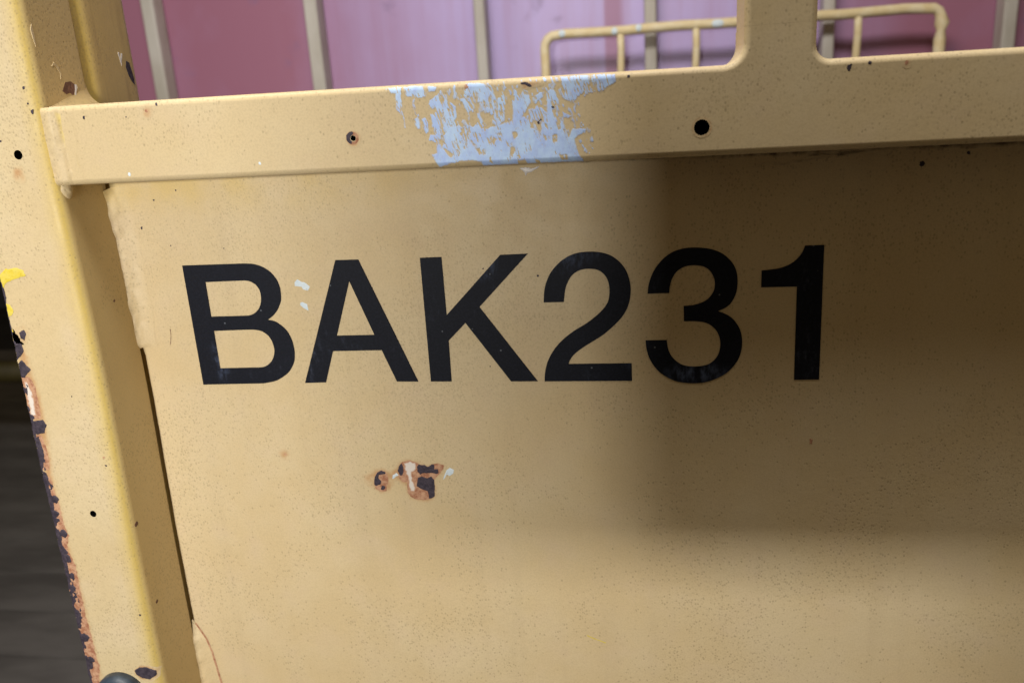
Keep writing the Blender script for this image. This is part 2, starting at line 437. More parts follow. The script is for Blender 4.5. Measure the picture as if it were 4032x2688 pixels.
def cream(name, speck=0.5, pit=1.0, edge=False, stain=None, streak=False, yellow_under=False, deep=False, relief=1.0, warm=0.0):
    """weathered cream enamel: chalky patches, tiny dirt-filled pits, orange-peel relief"""
    q = N(name)
    v = q.coord()
    big = q.noise(v, 9.0, 4, 0.6)
    mid = q.noise(v, 38.0, 4, 0.6)
    col = q.mix(q.ramp(big, 0.36, 0.66), CREAM_A, CREAM_B)
    if warm:
        col = q.mix(warm, col, (0.660, 0.475, 0.245))
        run = q.noise(q.coord((55, 1, 3.5)), 1.0, 4, 0.6)
        col = q.mix(q.ramp(run, 0.50, 0.78, 0, 0.22), col, (0.50, 0.385, 0.225))
    if deep:
        col = q.mix(0.55, col, (0.50, 0.345, 0.130))
    col = q.mix(q.ramp(mid, 0.45, 0.80, 0, 0.25), col, (0.63, 0.48, 0.34))
    col = q.mix(q.ramp(q.noise(v, 17.0, 3), 0.52, 0.78, 0, 0.22), col, (0.62, 0.48, 0.225))
    if yellow_under:
        x, y, z = q.xyz()
        m = q.math('MULTIPLY', q.ramp(z, 0.106, 0.131), q.ramp(x, 0.30, 0.0))
        m = q.math('MULTIPLY', m, q.ramp(q.noise(v, 26, 3), 0.32, 0.62))
        col = q.mix(q.math('MULTIPLY', m, 0.75), col, (0.64, 0.47, 0.17))
    if edge:
        col = q.mix(q.math('MULTIPLY', q.attr('edge'), 0.85), col, YELLOW)
        col = q.mix(q.math('MULTIPLY', q.attr('inner'), 0.65), col, (0.57, 0.410, 0.165))
    # pits filled with dirt, slightly elongated
    def pits(scale, seed, r0, r1, lo, hi):
        pv = q.coord((1.0, 1.0, 0.75))
        off = q.n('ShaderNodeVectorMath', operation='ADD')
        q.l(pv, off.inputs[0]); off.inputs[1].default_value = (seed, seed * 0.37, seed * 1.7)
        vo = q.n('ShaderNodeTexVoronoi')
        q.l(off.outputs[0], vo.inputs['Vector']); vo.inputs['Scale'].default_value = scale
        sep = q.n('ShaderNodeSeparateColor'); q.l(vo.outputs['Color'], sep.inputs[0])
        dens = q.ramp(q.noise(v, 10.0 + seed, 4, 0.65), lo, hi)
        on = q.math('GREATER_THAN', q.math('MULTIPLY', dens, 1.0), sep.outputs[0])
        dot = q.ramp(vo.outputs['Distance'], r1, r0)
        amt = q.math('MULTIPLY', sep.outputs[1], 0.7)
        amt = q.math('ADD', amt, 0.3)
        return q.math('MULTIPLY', q.math('MULTIPLY', dot, on), amt)
    p1 = pits(640, 0.3, 0.15, 0.52, 0.40, 0.66)
    p2 = pits(390, 3.1, 0.08, 0.34, 0.46, 0.90)
    pit_m = q.math('ADD', p1, p2, True)
    col = q.mix(q.math('MULTIPLY', pit_m, speck), col, (0.20, 0.15, 0.08))
    gr = q.noise(v, 900.0, 2, 0.6)
    col = q.mix(q.ramp(gr, 0.40, 0.66, 0, 0.20), col, (0.40, 0.31, 0.18))
    # rare dark nicks
    p3 = pits(110, 7.7, 0.02, 0.085, 0.42, 2.2)
    col = q.mix(q.math('MULTIPLY', p3, 0.9), col, (0.045, 0.038, 0.045))
    if streak:
        st = q.noise(q.coord((60, 60, 5)), 2.2, 4, 0.6)
        col = q.mix(q.ramp(st, 0.46, 0.74, 0, 0.55), col, (0.34, 0.225, 0.11))
    if stain is not None:
        c, k = stain
        d = q.attr('d')
        d = q.math('MULTIPLY', q.math('POWER', d, 1.3), q.ramp(q.noise(v, 120, 4, 0.6), 0.25, 0.6))
        col = q.mix(q.math('MULTIPLY', d, k), col, c)
    fine = q.noise(v, 620.0, 3, 0.6)
    peel = q.noise(v, 260.0, 2, 0.5)
    nrm = q.bump(big, 0.004, 0.25 * relief)
    nrm = q.bump(fine, 0.00022, 0.26 * relief, nrm)
    nrm = q.bump(peel, 0.00040, 0.17 * relief, nrm)
    nrm = q.bump(q.math('SUBTRACT', 1.0, pit_m), 0.00030, 0.28 * pit * relief, nrm)
    rough = q.ramp(mid, 0.3, 0.7, 0.46, 0.64)
    return q.out(col, rough, nrm, 0.40)

M = {}
M['panel'] = cream('cream_panel', 0.38, 1.0, yellow_under=True, warm=0.15)
M['post'] = cream('cream_post', 0.40, 1.0, edge=True)
M['rail'] = cream('cream_rail', 0.48, 1.0, edge=True, relief=0.35)
M['rear'] = cream('cream_rear', 0.35, 0.8, edge=True, streak=True, deep=True)
M['weld'] = cream('cream_weld', 0.40, 0.8)
M['stain'] = cream('cream_rust_halo', 0.38, 1.0, warm=0.15, stain=((0.50, 0.270, 0.115), 0.85))
M['tide'] = cream('cream_grime', 0.38, 1.0, warm=0.15, stain=((0.090, 0.055, 0.035), 1.0))
M['groove_tint'] = cream('cream_groove_shade', 0.46, 1.0, stain=((0.66, 0.50, 0.12), 0.8))

def rusty(name, a, b, sc, rough=0.75, bumpd=0.0006):
    q = N(name)
    v = q.coord()
    f = q.noise(v, sc, 5, 0.65)
    g = q.noise(v, sc * 3.3, 3, 0.6)
    col = q.mix(q.ramp(f, 0.34, 0.64), a, b)
    col = q.mix(q.ramp(g, 0.55, 0.8, 0, 0.5), col, tuple(c * 0.45 for c in a))
    nrm = q.bump(f, bumpd, 0.8)
    nrm = q.bump(g, bumpd * 0.5, 0.6, nrm)
    return q.out(col, rough, nrm, 0.35)
M['scale'] = rusty('rust_scale', (0.030, 0.023, 0.036), (0.062, 0.048, 0.066), 420, 0.62)
M['rust'] = rusty('orange_rust', (0.34, 0.140, 0.075), (0.57, 0.335, 0.205), 240, 0.8)
q = N('pale_primer')
v = q.coord()
f = q.noise(v, 230, 4, 0.6)
d = q.math('ADD', q.attr('d'), q.math('MULTIPLY', q.math('SUBTRACT', f, 0.5), 0.8), True)
col = q.mix(q.ramp(d, 0.12, 0.85), (0.50, 0.265, 0.150), (0.74, 0.67, 0.60))
M['primer'] = q.out(col, 0.55, q.bump(f, 0.0003, 0.5), 0.4)
M['nick_brown'] = rusty('brown_rust', (0.13, 0.065, 0.045), (0.22, 0.115, 0.075), 300, 0.8)
M['yellow_paint'] = rusty('old_yellow_paint', (0.72, 0.55, 0.035), (0.76, 0.62, 0.12), 150, 0.4, 0.0004)
M['white_paint'] = rusty('blue_white_paint', (0.60, 0.72, 0.80), (0.72, 0.80, 0.84), 150, 0.45, 0.0003)
M['bare_white'] = rusty('bare_white', (0.75, 0.70, 0.66), (0.82, 0.80, 0.78), 150, 0.3, 0.0003)

q = N('blue_white_smear')
v = q.coord()
vs = q.coord((1, 1, 0.3))
f = q.noise(v, 110, 4, 0.6)
col = q.mix(q.ramp(f, 0.3, 0.7), (0.44, 0.60, 0.99), (0.54, 0.73, 1.0))
col = q.mix(q.ramp(q.noise(vs, 330, 4, 0.7), 0.47, 0.72, 0, 0.55), col, (0.38, 0.46, 0.82))
d = q.attr('d')
thin = q.ramp(d, 0.0, 0.75, 0.75, 0.0)
thin = q.math('MULTIPLY', thin, q.ramp(q.noise(vs, 420, 3), 0.35, 0.62))
col = q.mix(thin, col, (0.56, 0.46, 0.33))
nrm = q.bump(q.noise(vs, 330, 4, 0.6), 0.0005, 0.5)
M['smear'] = q.out(col, 0.5, nrm, 0.4)

q = N('black_vinyl')
v = q.coord()
sc = q.noise(q.coord((1, 1, 0.45)), 240, 5, 0.7)
pat = q.ramp(q.noise(v, 22, 3, 0.6), 0.50, 0.74)
col = q.mix(q.ramp(q.noise(v, 700, 3), 0.35, 0.75), (0.0050, 0.0062, 0.0115), (0.0090, 0.0108, 0.0190))
col = q.mix(q.math('MULTIPLY', q.ramp(sc, 0.50, 0.78), q.math('MULTIPLY', pat, 0.8)), col, (0.075, 0.090, 0.140))
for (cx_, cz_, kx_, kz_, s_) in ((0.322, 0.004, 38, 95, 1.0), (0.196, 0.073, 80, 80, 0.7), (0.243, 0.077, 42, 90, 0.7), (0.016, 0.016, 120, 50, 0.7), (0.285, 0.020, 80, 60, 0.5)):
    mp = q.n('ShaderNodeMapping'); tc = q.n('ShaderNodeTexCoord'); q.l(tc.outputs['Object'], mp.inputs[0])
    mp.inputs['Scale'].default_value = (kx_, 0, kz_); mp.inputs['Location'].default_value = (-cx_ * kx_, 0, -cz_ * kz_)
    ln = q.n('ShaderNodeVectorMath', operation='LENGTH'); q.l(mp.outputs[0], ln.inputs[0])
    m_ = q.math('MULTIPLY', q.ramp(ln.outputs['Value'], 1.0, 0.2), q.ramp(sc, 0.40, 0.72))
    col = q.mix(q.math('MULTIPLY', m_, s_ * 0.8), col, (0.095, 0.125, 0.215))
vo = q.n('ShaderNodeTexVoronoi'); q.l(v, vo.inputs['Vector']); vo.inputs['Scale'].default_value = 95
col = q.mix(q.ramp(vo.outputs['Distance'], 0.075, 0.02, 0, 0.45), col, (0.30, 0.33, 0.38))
nrm = q.bump(q.noise(v, 430, 3), 0.0002, 0.25)
M['vinyl'] = q.out(col, 0.55, nrm, 0.16)

q = N('hole_dark')
M['void'] = q.out((0.006, 0.005, 0.005), 0.9, None, 0.1)  # shade inside the hollow tube, painted near-black on the bore walls
q = N('blue_black_rubber')
col = q.mix(q.ramp(q.noise(q.coord(), 160, 4), 0.35, 0.7), (0.018, 0.030, 0.050), (0.040, 0.060, 0.085))
M['rubber'] = q.out(col, 0.42, q.bump(q.noise(q.coord(), 320, 3), 0.0004, 0.4), 0.5)

# far wall: dull red-pink enamel turning lilac towards the middle, with washed streaks
q = N('pink_wall_enamel')
x, y, z = q.xyz()
v = q.coord()
st = q.noise(q.coord((11, 1, 0.55)), 2.0, 5, 0.62)
st2 = q.noise(q.coord((48, 1, 1.2)), 1.0, 4, 0.6)
cl = q.noise(q.coord((1, 1, 0.7)), 4.0, 4, 0.55)
lilac_amt = q.math('MULTIPLY', q.ramp(x, -0.66, 0.0), q.ramp(x, 0.90, 0.50))
b2 = q.math('ADD', lilac_amt, q.math('MULTIPLY', q.math('SUBTRACT', cl, 0.5), 0.85), True)
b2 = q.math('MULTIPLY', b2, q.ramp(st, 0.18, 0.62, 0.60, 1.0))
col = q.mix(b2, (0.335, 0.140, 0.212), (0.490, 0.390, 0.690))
col = q.mix(q.math('MULTIPLY', q.ramp(st2, 0.5, 0.82, 0, 0.55), lilac_amt), col, (0.46, 0.39, 0.67))
spot = q.noise(q.coord((1, 1, 1.0)), 13.0, 3, 0.5)
col = q.mix(q.ramp(spot, 0.63, 0.76, 0, 0.45), col, (0.205, 0.140, 0.275))
strip = q.math('MULTIPLY', q.ramp(x, 0.202, 0.211), q.ramp(x, 0.262, 0.235))
col = q.mix(q.math('MULTIPLY', strip, q.ramp(st2, 0.25, 0.5, 0.45, 0.85)), col, (0.34, 0.155, 0.260))
nrm = q.bump(st2, 0.002, 0.25)
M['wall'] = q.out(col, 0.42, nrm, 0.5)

def plain(name, a, b, sc, rough, stretch=(1, 1, 1), bd=0.001, spec=0.4):
    q = N(name)
    f = q.noise(q.coord(stretch), sc, 4, 0.6)
    return q.out(q.mix(q.ramp(f, 0.34, 0.68), a, b), rough, q.bump(f, bd, 0.4), spec)
M['batten'] = plain('grey_batten', (0.38, 0.345, 0.285), (0.54, 0.51, 0.465), 7, 0.5, (1, 1, 0.5))
M['bar'] = plain('cream_bar', (0.72, 0.58, 0.32), (0.80, 0.69, 0.46), 40, 0.5, bd=0.003)
M['floor'] = plain('grey_boards', (0.070, 0.066, 0.064), (0.125, 0.120, 0.116), 3, 0.75, (0.8, 2.5, 5), 0.002)
M['dark'] = plain('near_black', (0.006, 0.006, 0.007), (0.014, 0.013, 0.013), 6, 0.85)  # near-black finish shared by underfloor, rear wall, sill beam and pipe feet
M['olive'] = plain('olive_paint', (0.045, 0.035, 0.009), (0.07, 0.055, 0.014), 12, 0.6)
M['steel'] = plain('dull_steel', (0.10, 0.10, 0.10), (0.16, 0.16, 0.155), 12, 0.6)

# ------------------------------------------------------------------ the place behind the cart
FLOOR_Z = -0.85
floor = mesh_obj('floor', [(-6, -4, FLOOR_Z), (6, -4, FLOOR_Z), (6, 6, FLOOR_Z), (-6, 6, FLOOR_Z)], [(0, 1, 2, 3)], M['dark'], smooth=False)
floor['kind'] = 'structure'
plank = None
yy = -2.6
k = 0
rnd = random.Random(3)
while yy < 2.9:
    w = 0.145
    if plank is None:
        plank = bevel_box('floor_board', -4.5, 4.5, 0, w - 0.0010, 0, 0.022, 0.0006, M['floor'], floor, 2)
        o = plank
    else:
        o = plank.copy(); COL.objects.link(o); o.parent = floor
    o.location = (rnd.uniform(-0.3, 0.3), yy, FLOOR_Z + 0.001 + rnd.uniform(0, 0.0015))
    yy += w
    k += 1

WALL_Y = 1.5
BX = [(-0.892, -0.858), (-0.484, -0.451), (-0.084, -0.058), (0.295, 0.322), (0.669, 0.694), (1.023, 1.051)]
wall = thing('panelled_wall', 'dull pink and lilac painted wall with grey upright battens behind the cart', 'wall', (0.1, WALL_Y, -0.02))
mids = [(a + b) / 2 for a, b in BX]
edges = [-1.06] + mids + [1.45, 1.9]
for a, b in zip(edges[:-1], edges[1:]):
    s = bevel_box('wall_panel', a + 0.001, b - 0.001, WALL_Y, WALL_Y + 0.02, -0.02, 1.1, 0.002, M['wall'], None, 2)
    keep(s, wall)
for a, b in BX:
    s = bevel_box('batten', a, b, WALL_Y - 0.050, WALL_Y - 0.0015, -0.02, 1.1, 0.006, M['batten'], None, 3)
    keep(s, wall)

# dark space and pipe under the wall, far back
back = mesh_obj('rear_wall', [(-6, 4.2, -1), (6, 4.2, -1), (6, 4.2, 1.6), (-6, 4.2, 1.6)], [(0, 1, 2, 3)], M['dark'], smooth=False)
back['kind'] = 'structure'
sill = bevel_box('sill_beam', -3.4, 2.2, WALL_Y + 0.022, WALL_Y + 0.20, -0.30, 0.02, 0.008, M['dark'])
sill['label'], sill['category'] = 'black beam under the pink wall', 'beam'
ol = thing('olive_pipe', 'olive green pipe low behind the rusty post edge', 'pipe', (-1.9, 1.9, FLOOR_Z))
keep(tube('pipe', [(-3.2, 1.75, -0.56), (-2.4, 1.75, -0.56), (-1.30, 1.75, -0.56)], 0.035, M['olive']), ol)
for px in (-2.9, -1.36):
    keep(tube('pipe_foot', [(px, 1.75, -0.56), (px, 1.75, -0.70), (px, 1.75, FLOOR_Z + 0.02)], 0.020, M['dark']), ol)

# bent-bar guard rail in front of the wall
GY = 1.415
gr = thing('guard_rail', 'bent cream tubular guard rail with upright bars in front of the pink wall', 'rail', (0.48, GY, FLOOR_Z))
xl, xr, zt = 0.078, 0.892, 0.3105
path = [(xl, GY, FLOOR_Z + 0.02), (xl, GY, -0.2), (xl, GY, 0.15), (xl, GY, zt - 0.030)]
for t in (20, 45, 70):
    path.append((xl + 0.026 * (1 - math.cos(math.radians(t))), GY, zt - 0.026 + 0.026 * math.sin(math.radians(t))))
for i in range(1, 13):
    path.append((xl + 0.026 + (xr - xl - 0.052) * (i - 0.7) / 12.0, GY, zt + 0.0012 * math.sin(i * 1.7) - 0.003 * i / 12))
for t in (70, 45, 20):
    path.append((xr - 0.022 * (1 - math.cos(math.radians(t))), GY, zt - 0.028 + 0.024 * math.sin(math.radians(t))))
path += [(xr + 0.002, GY, zt - 0.035), (xr + 0.001, GY, 0.262), (xr, GY, 0.245), (xr, GY, 0.15), (xr, GY, -0.2), (xr, GY, FLOOR_Z + 0.02)]
rr = [0.0105] * len(path)
rr[-6], rr[-5], rr[-4] = 0.0145, 0.0085, 0.0115
keep(tube('hoop', path, rr, M['bar'], None, 14, 0.05), gr)
for i, bx in enumerate((0.2435, 0.4035, 0.567, 0.731)):
    keep(tube('upright_bar', [(bx, GY, zt - 0.004), (bx + 0.001, GY, 0.27), (bx - 0.001, GY, 0.22), (bx, GY, 0.10), (bx, GY, -0.18)], 0.0078, M['bar'], None, 12, 0.06, i), gr)
keep(tube('lower_bar', [(xl, GY, -0.18), (0.48, GY, -0.181), (xr, GY, -0.18)], 0.009, M['bar'], None, 12), gr)
for i, (bx, bz, s) in enumerate(((0.118, 0.3115, 1.0), (0.2315, 0.3085, 0.9), (0.283, 0.311, 0.9), (0.448, 0.308, 1.7))):
    bm = bmesh.new()
    bmesh.ops.create_icosphere(bm, subdivisions=3, radius=1)
    for vv in bm.verts:
        vv.co = Vector((bx, GY - 0.0078, bz)) + Vector((vv.co.x * 0.0088 * s, vv.co.y * 0.0040, vv.co.z * 0.0078))
    for f_ in bm.faces:
        f_.smooth = True
    me = bpy.data.meshes.new('paint_drip'); bm.to_mesh(me); bm.free()
    keep(link('paint_drip', me, M['white_paint']), gr)

# ------------------------------------------------------------------ the cart
cart = thing('baggage_cart', 'cream painted steel cart side lettered BAK231 with rusty post and chipped rail', 'cart', (0.2, 0, FLOOR_Z))

def panel_y(x, z):
    """the side sheet is not quite flat (mm)"""
    return 0.28 * np.sin(x / 95.0 + 0.6) * np.cos(z / 80.0) + 0.22 * np.sin(z / 60.0 + x / 210.0)

# side sheet: fine grid, slightly ragged rounded left edge
PX0, PX1, PZ0, PZ1 = -40.6, 640.0, -420.0, 152.0
xs = np.concatenate([[PX0, PX0 + 0.35, PX0 + 0.9, PX0 + 1.8, PX0 + 3.2], np.arange(-31, PX1, 8.0)])
zs = np.arange(PZ0, PZ1 + 0.1, 4.0)
verts, faces = [], []
lip = [1.4, 0.45, 0.14, 0.03, 0.0]
for iz, z in enumerate(zs):
    rag = 0.25 * float(fbm(np.array(z / 9.0), np.array(0.3), 5, 3))
    pr = -42.0 + 2.4 * math.exp(-((z - 15.0) / 95.0) ** 2)
    rag += pr + (0.75 if z < 24 else 0.1) - PX0
    for ix, x in enumerate(xs):
        e = lip[ix] if ix < 5 else 0.0
        xx = x + (rag if ix < 5 else 0.0)
        verts.append((xx * 1e-3, float(panel_y(xx, z) + e) * 1e-3, z * 1e-3))
nx = len(xs)
for iz in range(len(zs) - 1):
    for ix in range(nx - 1):
        a = iz * nx + ix
        faces.append((a, a + 1, a + nx + 1, a + nx))
panel = mesh_obj('side_panel', verts, faces, M['panel'])
panel.modifiers.new('sheet', 'SOLIDIFY').thickness = 0.0015
bake_modifiers(panel)
keep(panel, cart)

# lettering: thin vinyl
def vinyl(ch, contours):
    cu = bpy.data.curves.new('glyph', 'CURVE')
    cu.dimensions = '2D'
    cu.fill_mode = 'BOTH'
    cu.extrude = 0.00012
    for c in contours:
        pts = smooth_closed(c, 4) if ch in 'B231' else [np.array(p, float) for p in c]
        sp = cu.splines.new('POLY')
        sp.points.add(len(pts) - 1)
        sp.use_cyclic_u = True
        for p_, s_ in zip(pts, sp.points):
            s_.co = (p_[0] * 1e-3, p_[1] * 1e-3, 0, 1)
    tmp = bpy.data.objects.new('glyph', cu)
    COL.objects.link(tmp)
    dg = bpy.context.evaluated_depsgraph_get()
    me = bpy.data.meshes.new_from_object(tmp.evaluated_get(dg))
    bpy.data.objects.remove(tmp)
    for v_ in me.vertices:
        x_, z_, t_ = v_.co
        v_.co = (x_, float(panel_y(x_ * 1e3, z_ * 1e3)) * 1e-3 - 0.00030 - t_, z_)
    me.materials.clear()
    o_ = link('vinyl_letter', me, M['vinyl'])
    o_['label'] = 'black vinyl character ' + ch
    o_.parent = panel
    o_.matrix_parent_inverse = panel.matrix_world.inverted()
    return o_

# children of parts keep world-space meshes: parts sit at the world origin
bpy.context.view_layer.update()
for ch in 'BAK231':
    vinyl(ch, LETTERS[ch])

def child(o, parent):
    if o is not None:
        o.parent = parent
        o.matrix_parent_inverse = parent.matrix_world.inverted()
    return o

def rough_poly(poly, amp, sc, seed=1):
    return lambda X, Z: sdf(poly, X, Z) + amp * fbm(X / sc, Z / sc, seed, 4)

def bb(poly, m=2.0):
    a = np.array(poly)
    return (a[:, 0].min() - m, a[:, 0].max() + m, a[:, 1].min() - m, a[:, 1].max() + m)

def pmark(name, key, mat, lift, amp=0.25, cell=0.3, **kw):
    poly = PANEL_MARKS[key]
    return child(film(name, None, M[mat], rough_poly(poly, amp, 1.6), bb(poly), cell,
                      lambda x, z: panel_y(x, z) - lift, **kw), panel)

pmark('rust_halo', 'halo', 'stain', 0.03, 1.0, 0.8, height=0.0, dscale=3.2)
pmark('rust_chip', 'chip', 'rust', 0.06, 0.22, height=0.02)
pmark('rust_chip', 'small', 'rust', 0.06, 0.22, height=0.02)
pmark('bare_primer', 'chip_pale', 'primer', 0.11, 0.7, height=0.02, dscale=1.5)
for k in ('chip_dark1', 'chip_dark2', 'chip_dark3', 'small_dark1', 'small_dark2'):
    pmark('rust_scale', k, 'scale', 0.15, 0.35, height=0.10)
for k in ('white1', 'white2', 'fleck1', 'fleck2'):
    pmark('paint_fleck', k, 'white_paint', 0.05, 0.2, height=0.08)
pmark('torn_paint', 'torn_white', 'bare_white', 0.25, 0.35, height=0.4)
pmark('rust_spot', 'brown_dot', 'rust', 0.05, 0.2, height=0.05)
def dots(parent, surf, items, seed=4):
    for i, (x, z, r, mat) in enumerate(items):
        r = r * 0.75 if mat == 'scale' else r
        f = lambda X, Z: r - np.hypot(X - x, (Z - z) * 0.8) + 0.55 * r * fbm((X - x) / (r * 0.9) + i * 7, (Z - z) / (r * 0.9), seed + i, 3)
        child(film('nick' if mat == 'scale' else 'stain_spot', None, M[mat], f, (x - 2.2 * r, x + 2.2 * r, z - 2.2 * r, z + 2.2 * r), r / 5.0,
                   surf, height=0.05 if mat != 'stain' else 0.0, dscale=r * 0.8), parent)
psurf = lambda x, z: panel_y(x, z) - 0.05
dots(panel, psurf, [(50.5, -51.5, 5.0, 'stain'), (51, -51, 0.7, 'rust'), (229.0, 66.5, 0.8, 'scale'), (196, 72, 0.55, 'scale'), (196, 10, 0.5, 'scale'),
                    (-24, 105, 1.0, 'scale'), (-12, 122, 0.7, 'scale'), (4, 127.5, 0.6, 'scale'), (-6, 93, 0.6, 'scale'), (30, 90, 0.5, 'scale'),
                    (440, 122, 1.6, 'scale'), (463, 126.5, 1.1, 'scale')])
# hairline scratches in the paint
for i, (x0_, z0_, x1_, z1_, m_) in enumerate(((-19, 27, -17, 38, 'nick_brown'), (250, -182, 262, -188, 'yellow_paint'))):
    L_ = math.hypot(x1_ - x0_, z1_ - z0_)
    ux, uz = (x1_ - x0_) / L_, (z1_ - z0_) / L_
    def scr_(X, Z):
        s_ = (X - x0_) * ux + (Z - z0_) * uz
        t_ = -(X - x0_) * uz + (Z - z0_) * ux + 0.5 * np.sin(s_ / L_ * 3 + i)
        return 0.22 - np.abs(t_) - np.clip(np.abs(s_ - L_ / 2) - L_ / 2, 0, 9) + 0.20 * fbm(X / 1.5, Z / 1.5, 40 + i, 3)
    child(film('scratch', None, M[m_], scr_, (min(x0_, x1_) - 2, max(x0_, x1_) + 2, min(z0_, z1_) - 2, max(z0_, z1_) + 2), 0.2, lambda x, z: panel_y(x, z) - 0.03, height=0.0), panel)
# grime along the foot of the rail
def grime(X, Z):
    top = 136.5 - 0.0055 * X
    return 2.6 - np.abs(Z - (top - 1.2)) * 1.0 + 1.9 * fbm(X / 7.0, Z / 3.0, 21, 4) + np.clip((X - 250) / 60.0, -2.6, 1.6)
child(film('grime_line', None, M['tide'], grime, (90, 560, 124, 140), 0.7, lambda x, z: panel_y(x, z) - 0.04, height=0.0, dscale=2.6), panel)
def cobweb(X, Z):
    return 1.6 - np.abs((Z - 127.5) - 0.10 * (X - 385)) + 2.2 * fbm(X / 9.0, Z / 1.6, 31, 4) - np.clip(np.abs(X - 385) / 10.0 - 2, 0, 9)
child(film('grime_line', None, M['tide'], cobweb, (350, 420, 119, 134), 0.5, lambda x, z: panel_y(x, z) - 0.04, height=0.0, dscale=3.0), panel)

# weld beads joining sheet and post (upper and lower left)
def weld_up(X, Z):
    edge = -27.5 + 1.5 * fbm(Z / 14.0, X * 0 + 2, 3, 3) - 1.0 * np.clip((70 - Z) / 40, 0, 1)
    return np.minimum(np.minimum(edge - X, X + 43.0), np.minimum(Z - 25.5 - 1.2 * fbm(X / 5, Z / 5, 8, 2), 131.5 - Z - np.clip((-38 - X) * 0.6, 0, 3)))
def weld_h(x, z, v):
    lat = np.clip((-26.5 - x) / 15.5, 0, 1)
    return 0.03 + 5.5 * lat ** 2.1 * np.clip((z - 24.5) / 4.0, 0, 1) ** 0.5 * (1 + 0.55 * fbm(x / 7, z / 11, 9, 3))
child(film('weld_bead', None, M['panel'], weld_up, (-44, -26, 22, 132), 0.8, panel_y, height=weld_h), panel)
def weld_lo(X, Z):
    edge = np.interp(-Z, [183, 190, 200, 212, 235, 300], [-42, -38.5, -33.5, -31.0, -28.5, -24.0])
    return np.minimum(edge - X, X + 42.2)
def weld_lo_h(x, z, v):
    edge = np.interp(-z, [183, 190, 200, 212, 235, 300], [-42, -38.5, -33.5, -31.0, -28.5, -24.0])
    lat = np.clip((edge - x) / 9.0, 0, 1)
    return 0.05 + 3.6 * lat ** 1.3 * (1 + 0.22 * fbm(x / 7, z / 8, 19, 3))
child(film('weld_bead', None, M['panel'], weld_lo, (-44, -22, -300, -183), 0.8, panel_y, height=weld_lo_h), panel)
def crack(X, Z):
    edge = np.interp(-Z, [183, 190, 200, 212, 235, 300], [-42, -38.5, -33.5, -31.0, -28.5, -24.0])
    return 0.75 - np.abs(X - edge - 0.3) + 0.35 * fbm(X / 2.0, Z / 5.0, 23, 3)
child(film('crack_line', None, M['rust'], crack, (-43, -20, -300, -187), 0.35, lambda x, z: panel_y(x, z) - 0.2, height=0.05), panel)

# ---- posts: rounded tubes swept upward
def post_right(z):
    return -42.0 + 2.4 * math.exp(-((z - 15.0) / 95.0) ** 2)
def post_left(z):
    x = np.interp(-z, [-400, -83, 34, 196, 500], [-92.5, -93.0, -96.0, -97.4, -99.0])
    return x
def ragged(z):
    a = np.clip((75 - z) / 40.0, 0.12, 1)
    return a * (0.75 * fbm(z / 4.5, z * 0 + 0.5, 41, 4) + 0.35 * fbm(z / 1.6, z * 0 + 4.5, 43, 2))

def sweep_post(name, mat, y0, y1, rights, lefts, rr, rl, z0, z1, dz, rb):
    zs = np.arange(z0, z1 + 0.1, dz)
    prof = []     # (side, dx, y, edge) dx measured inward from that side
    for t in np.linspace(0, 90, 7):      # front right corner
        c, s = math.cos(math.radians(t)), math.sin(math.radians(t))
        prof.append(('r', rr * (1 - s), y0 + rr * (1 - c), 1.0 - abs(t - 42) / 62.0))
    for f in (0.25, 0.5, 0.75):
        prof.append(('r', 0.0, y0 + rr + (y1 - y0 - rr - rb) * f, 0.12 if f == .25 else 0.0))
    for t in np.linspace(90, 0, 7):      # back right corner
        c, s = math.cos(math.radians(t)), math.sin(math.radians(t))
        prof.append(('r', rb * (1 - s), y1 - rb * (1 - c), 0.0))
    prof.append(('l', rl, y1, 0.0))
    prof.append(('l', 0.0, y1 - rl, 0.0))
    for t in (0, 45, 90):
        c, s = math.cos(math.radians(t)), math.sin(math.radians(t))
        prof.append(('l', rl * (1 - c), y0 + rl * (1 - s), 0.0))
    for f in (0.12, 0.35, 0.6, 0.85):
        prof.append(('m', f, y0, 0.0))
    inner = [1.0 if (s_ == 'r' and dx_ < 0.4 * rr and y_ > y0 + 0.5 * rr) else 0.0 for s_, dx_, y_, e_ in prof]
    verts, faces, ed = [], [], []
    n = len(prof)
    for z in zs:
        r, l = rights(z), lefts(z)
        for side, dx, y, e in prof:
            x = r - dx if side == 'r' else (l + dx if side == 'l' else l + rl + (r - rr - l - rl) * dx)
            verts.append((x * 1e-3, y * 1e-3, z * 1e-3))
            ed.append(max(0.0, e))
    for i in range(len(zs) - 1):
        for k in range(n):
            faces.append((i*n+k, (i+1)*n+k, (i+1)*n+(k+1) % n, i*n+(k+1) % n))
    faces.append(tuple(range(n)))
    faces.append(tuple((len(zs)-1)*n+k for k in range(n))[::-1])
    o = mesh_obj(name, verts, faces, mat)
    at = o.data.attributes.new('edge', 'FLOAT', 'POINT')
    at.data.foreach_set('value', ed)
    at = o.data.attributes.new('inner', 'FLOAT', 'POINT')
    at.data.foreach_set('value', [inn for _ in zs for inn in inner])
    bm = bmesh.new(); bm.from_mesh(o.data)
    bmesh.ops.recalc_face_normals(bm, faces=bm.faces)
    bm.to_mesh(o.data); bm.free()
    return o

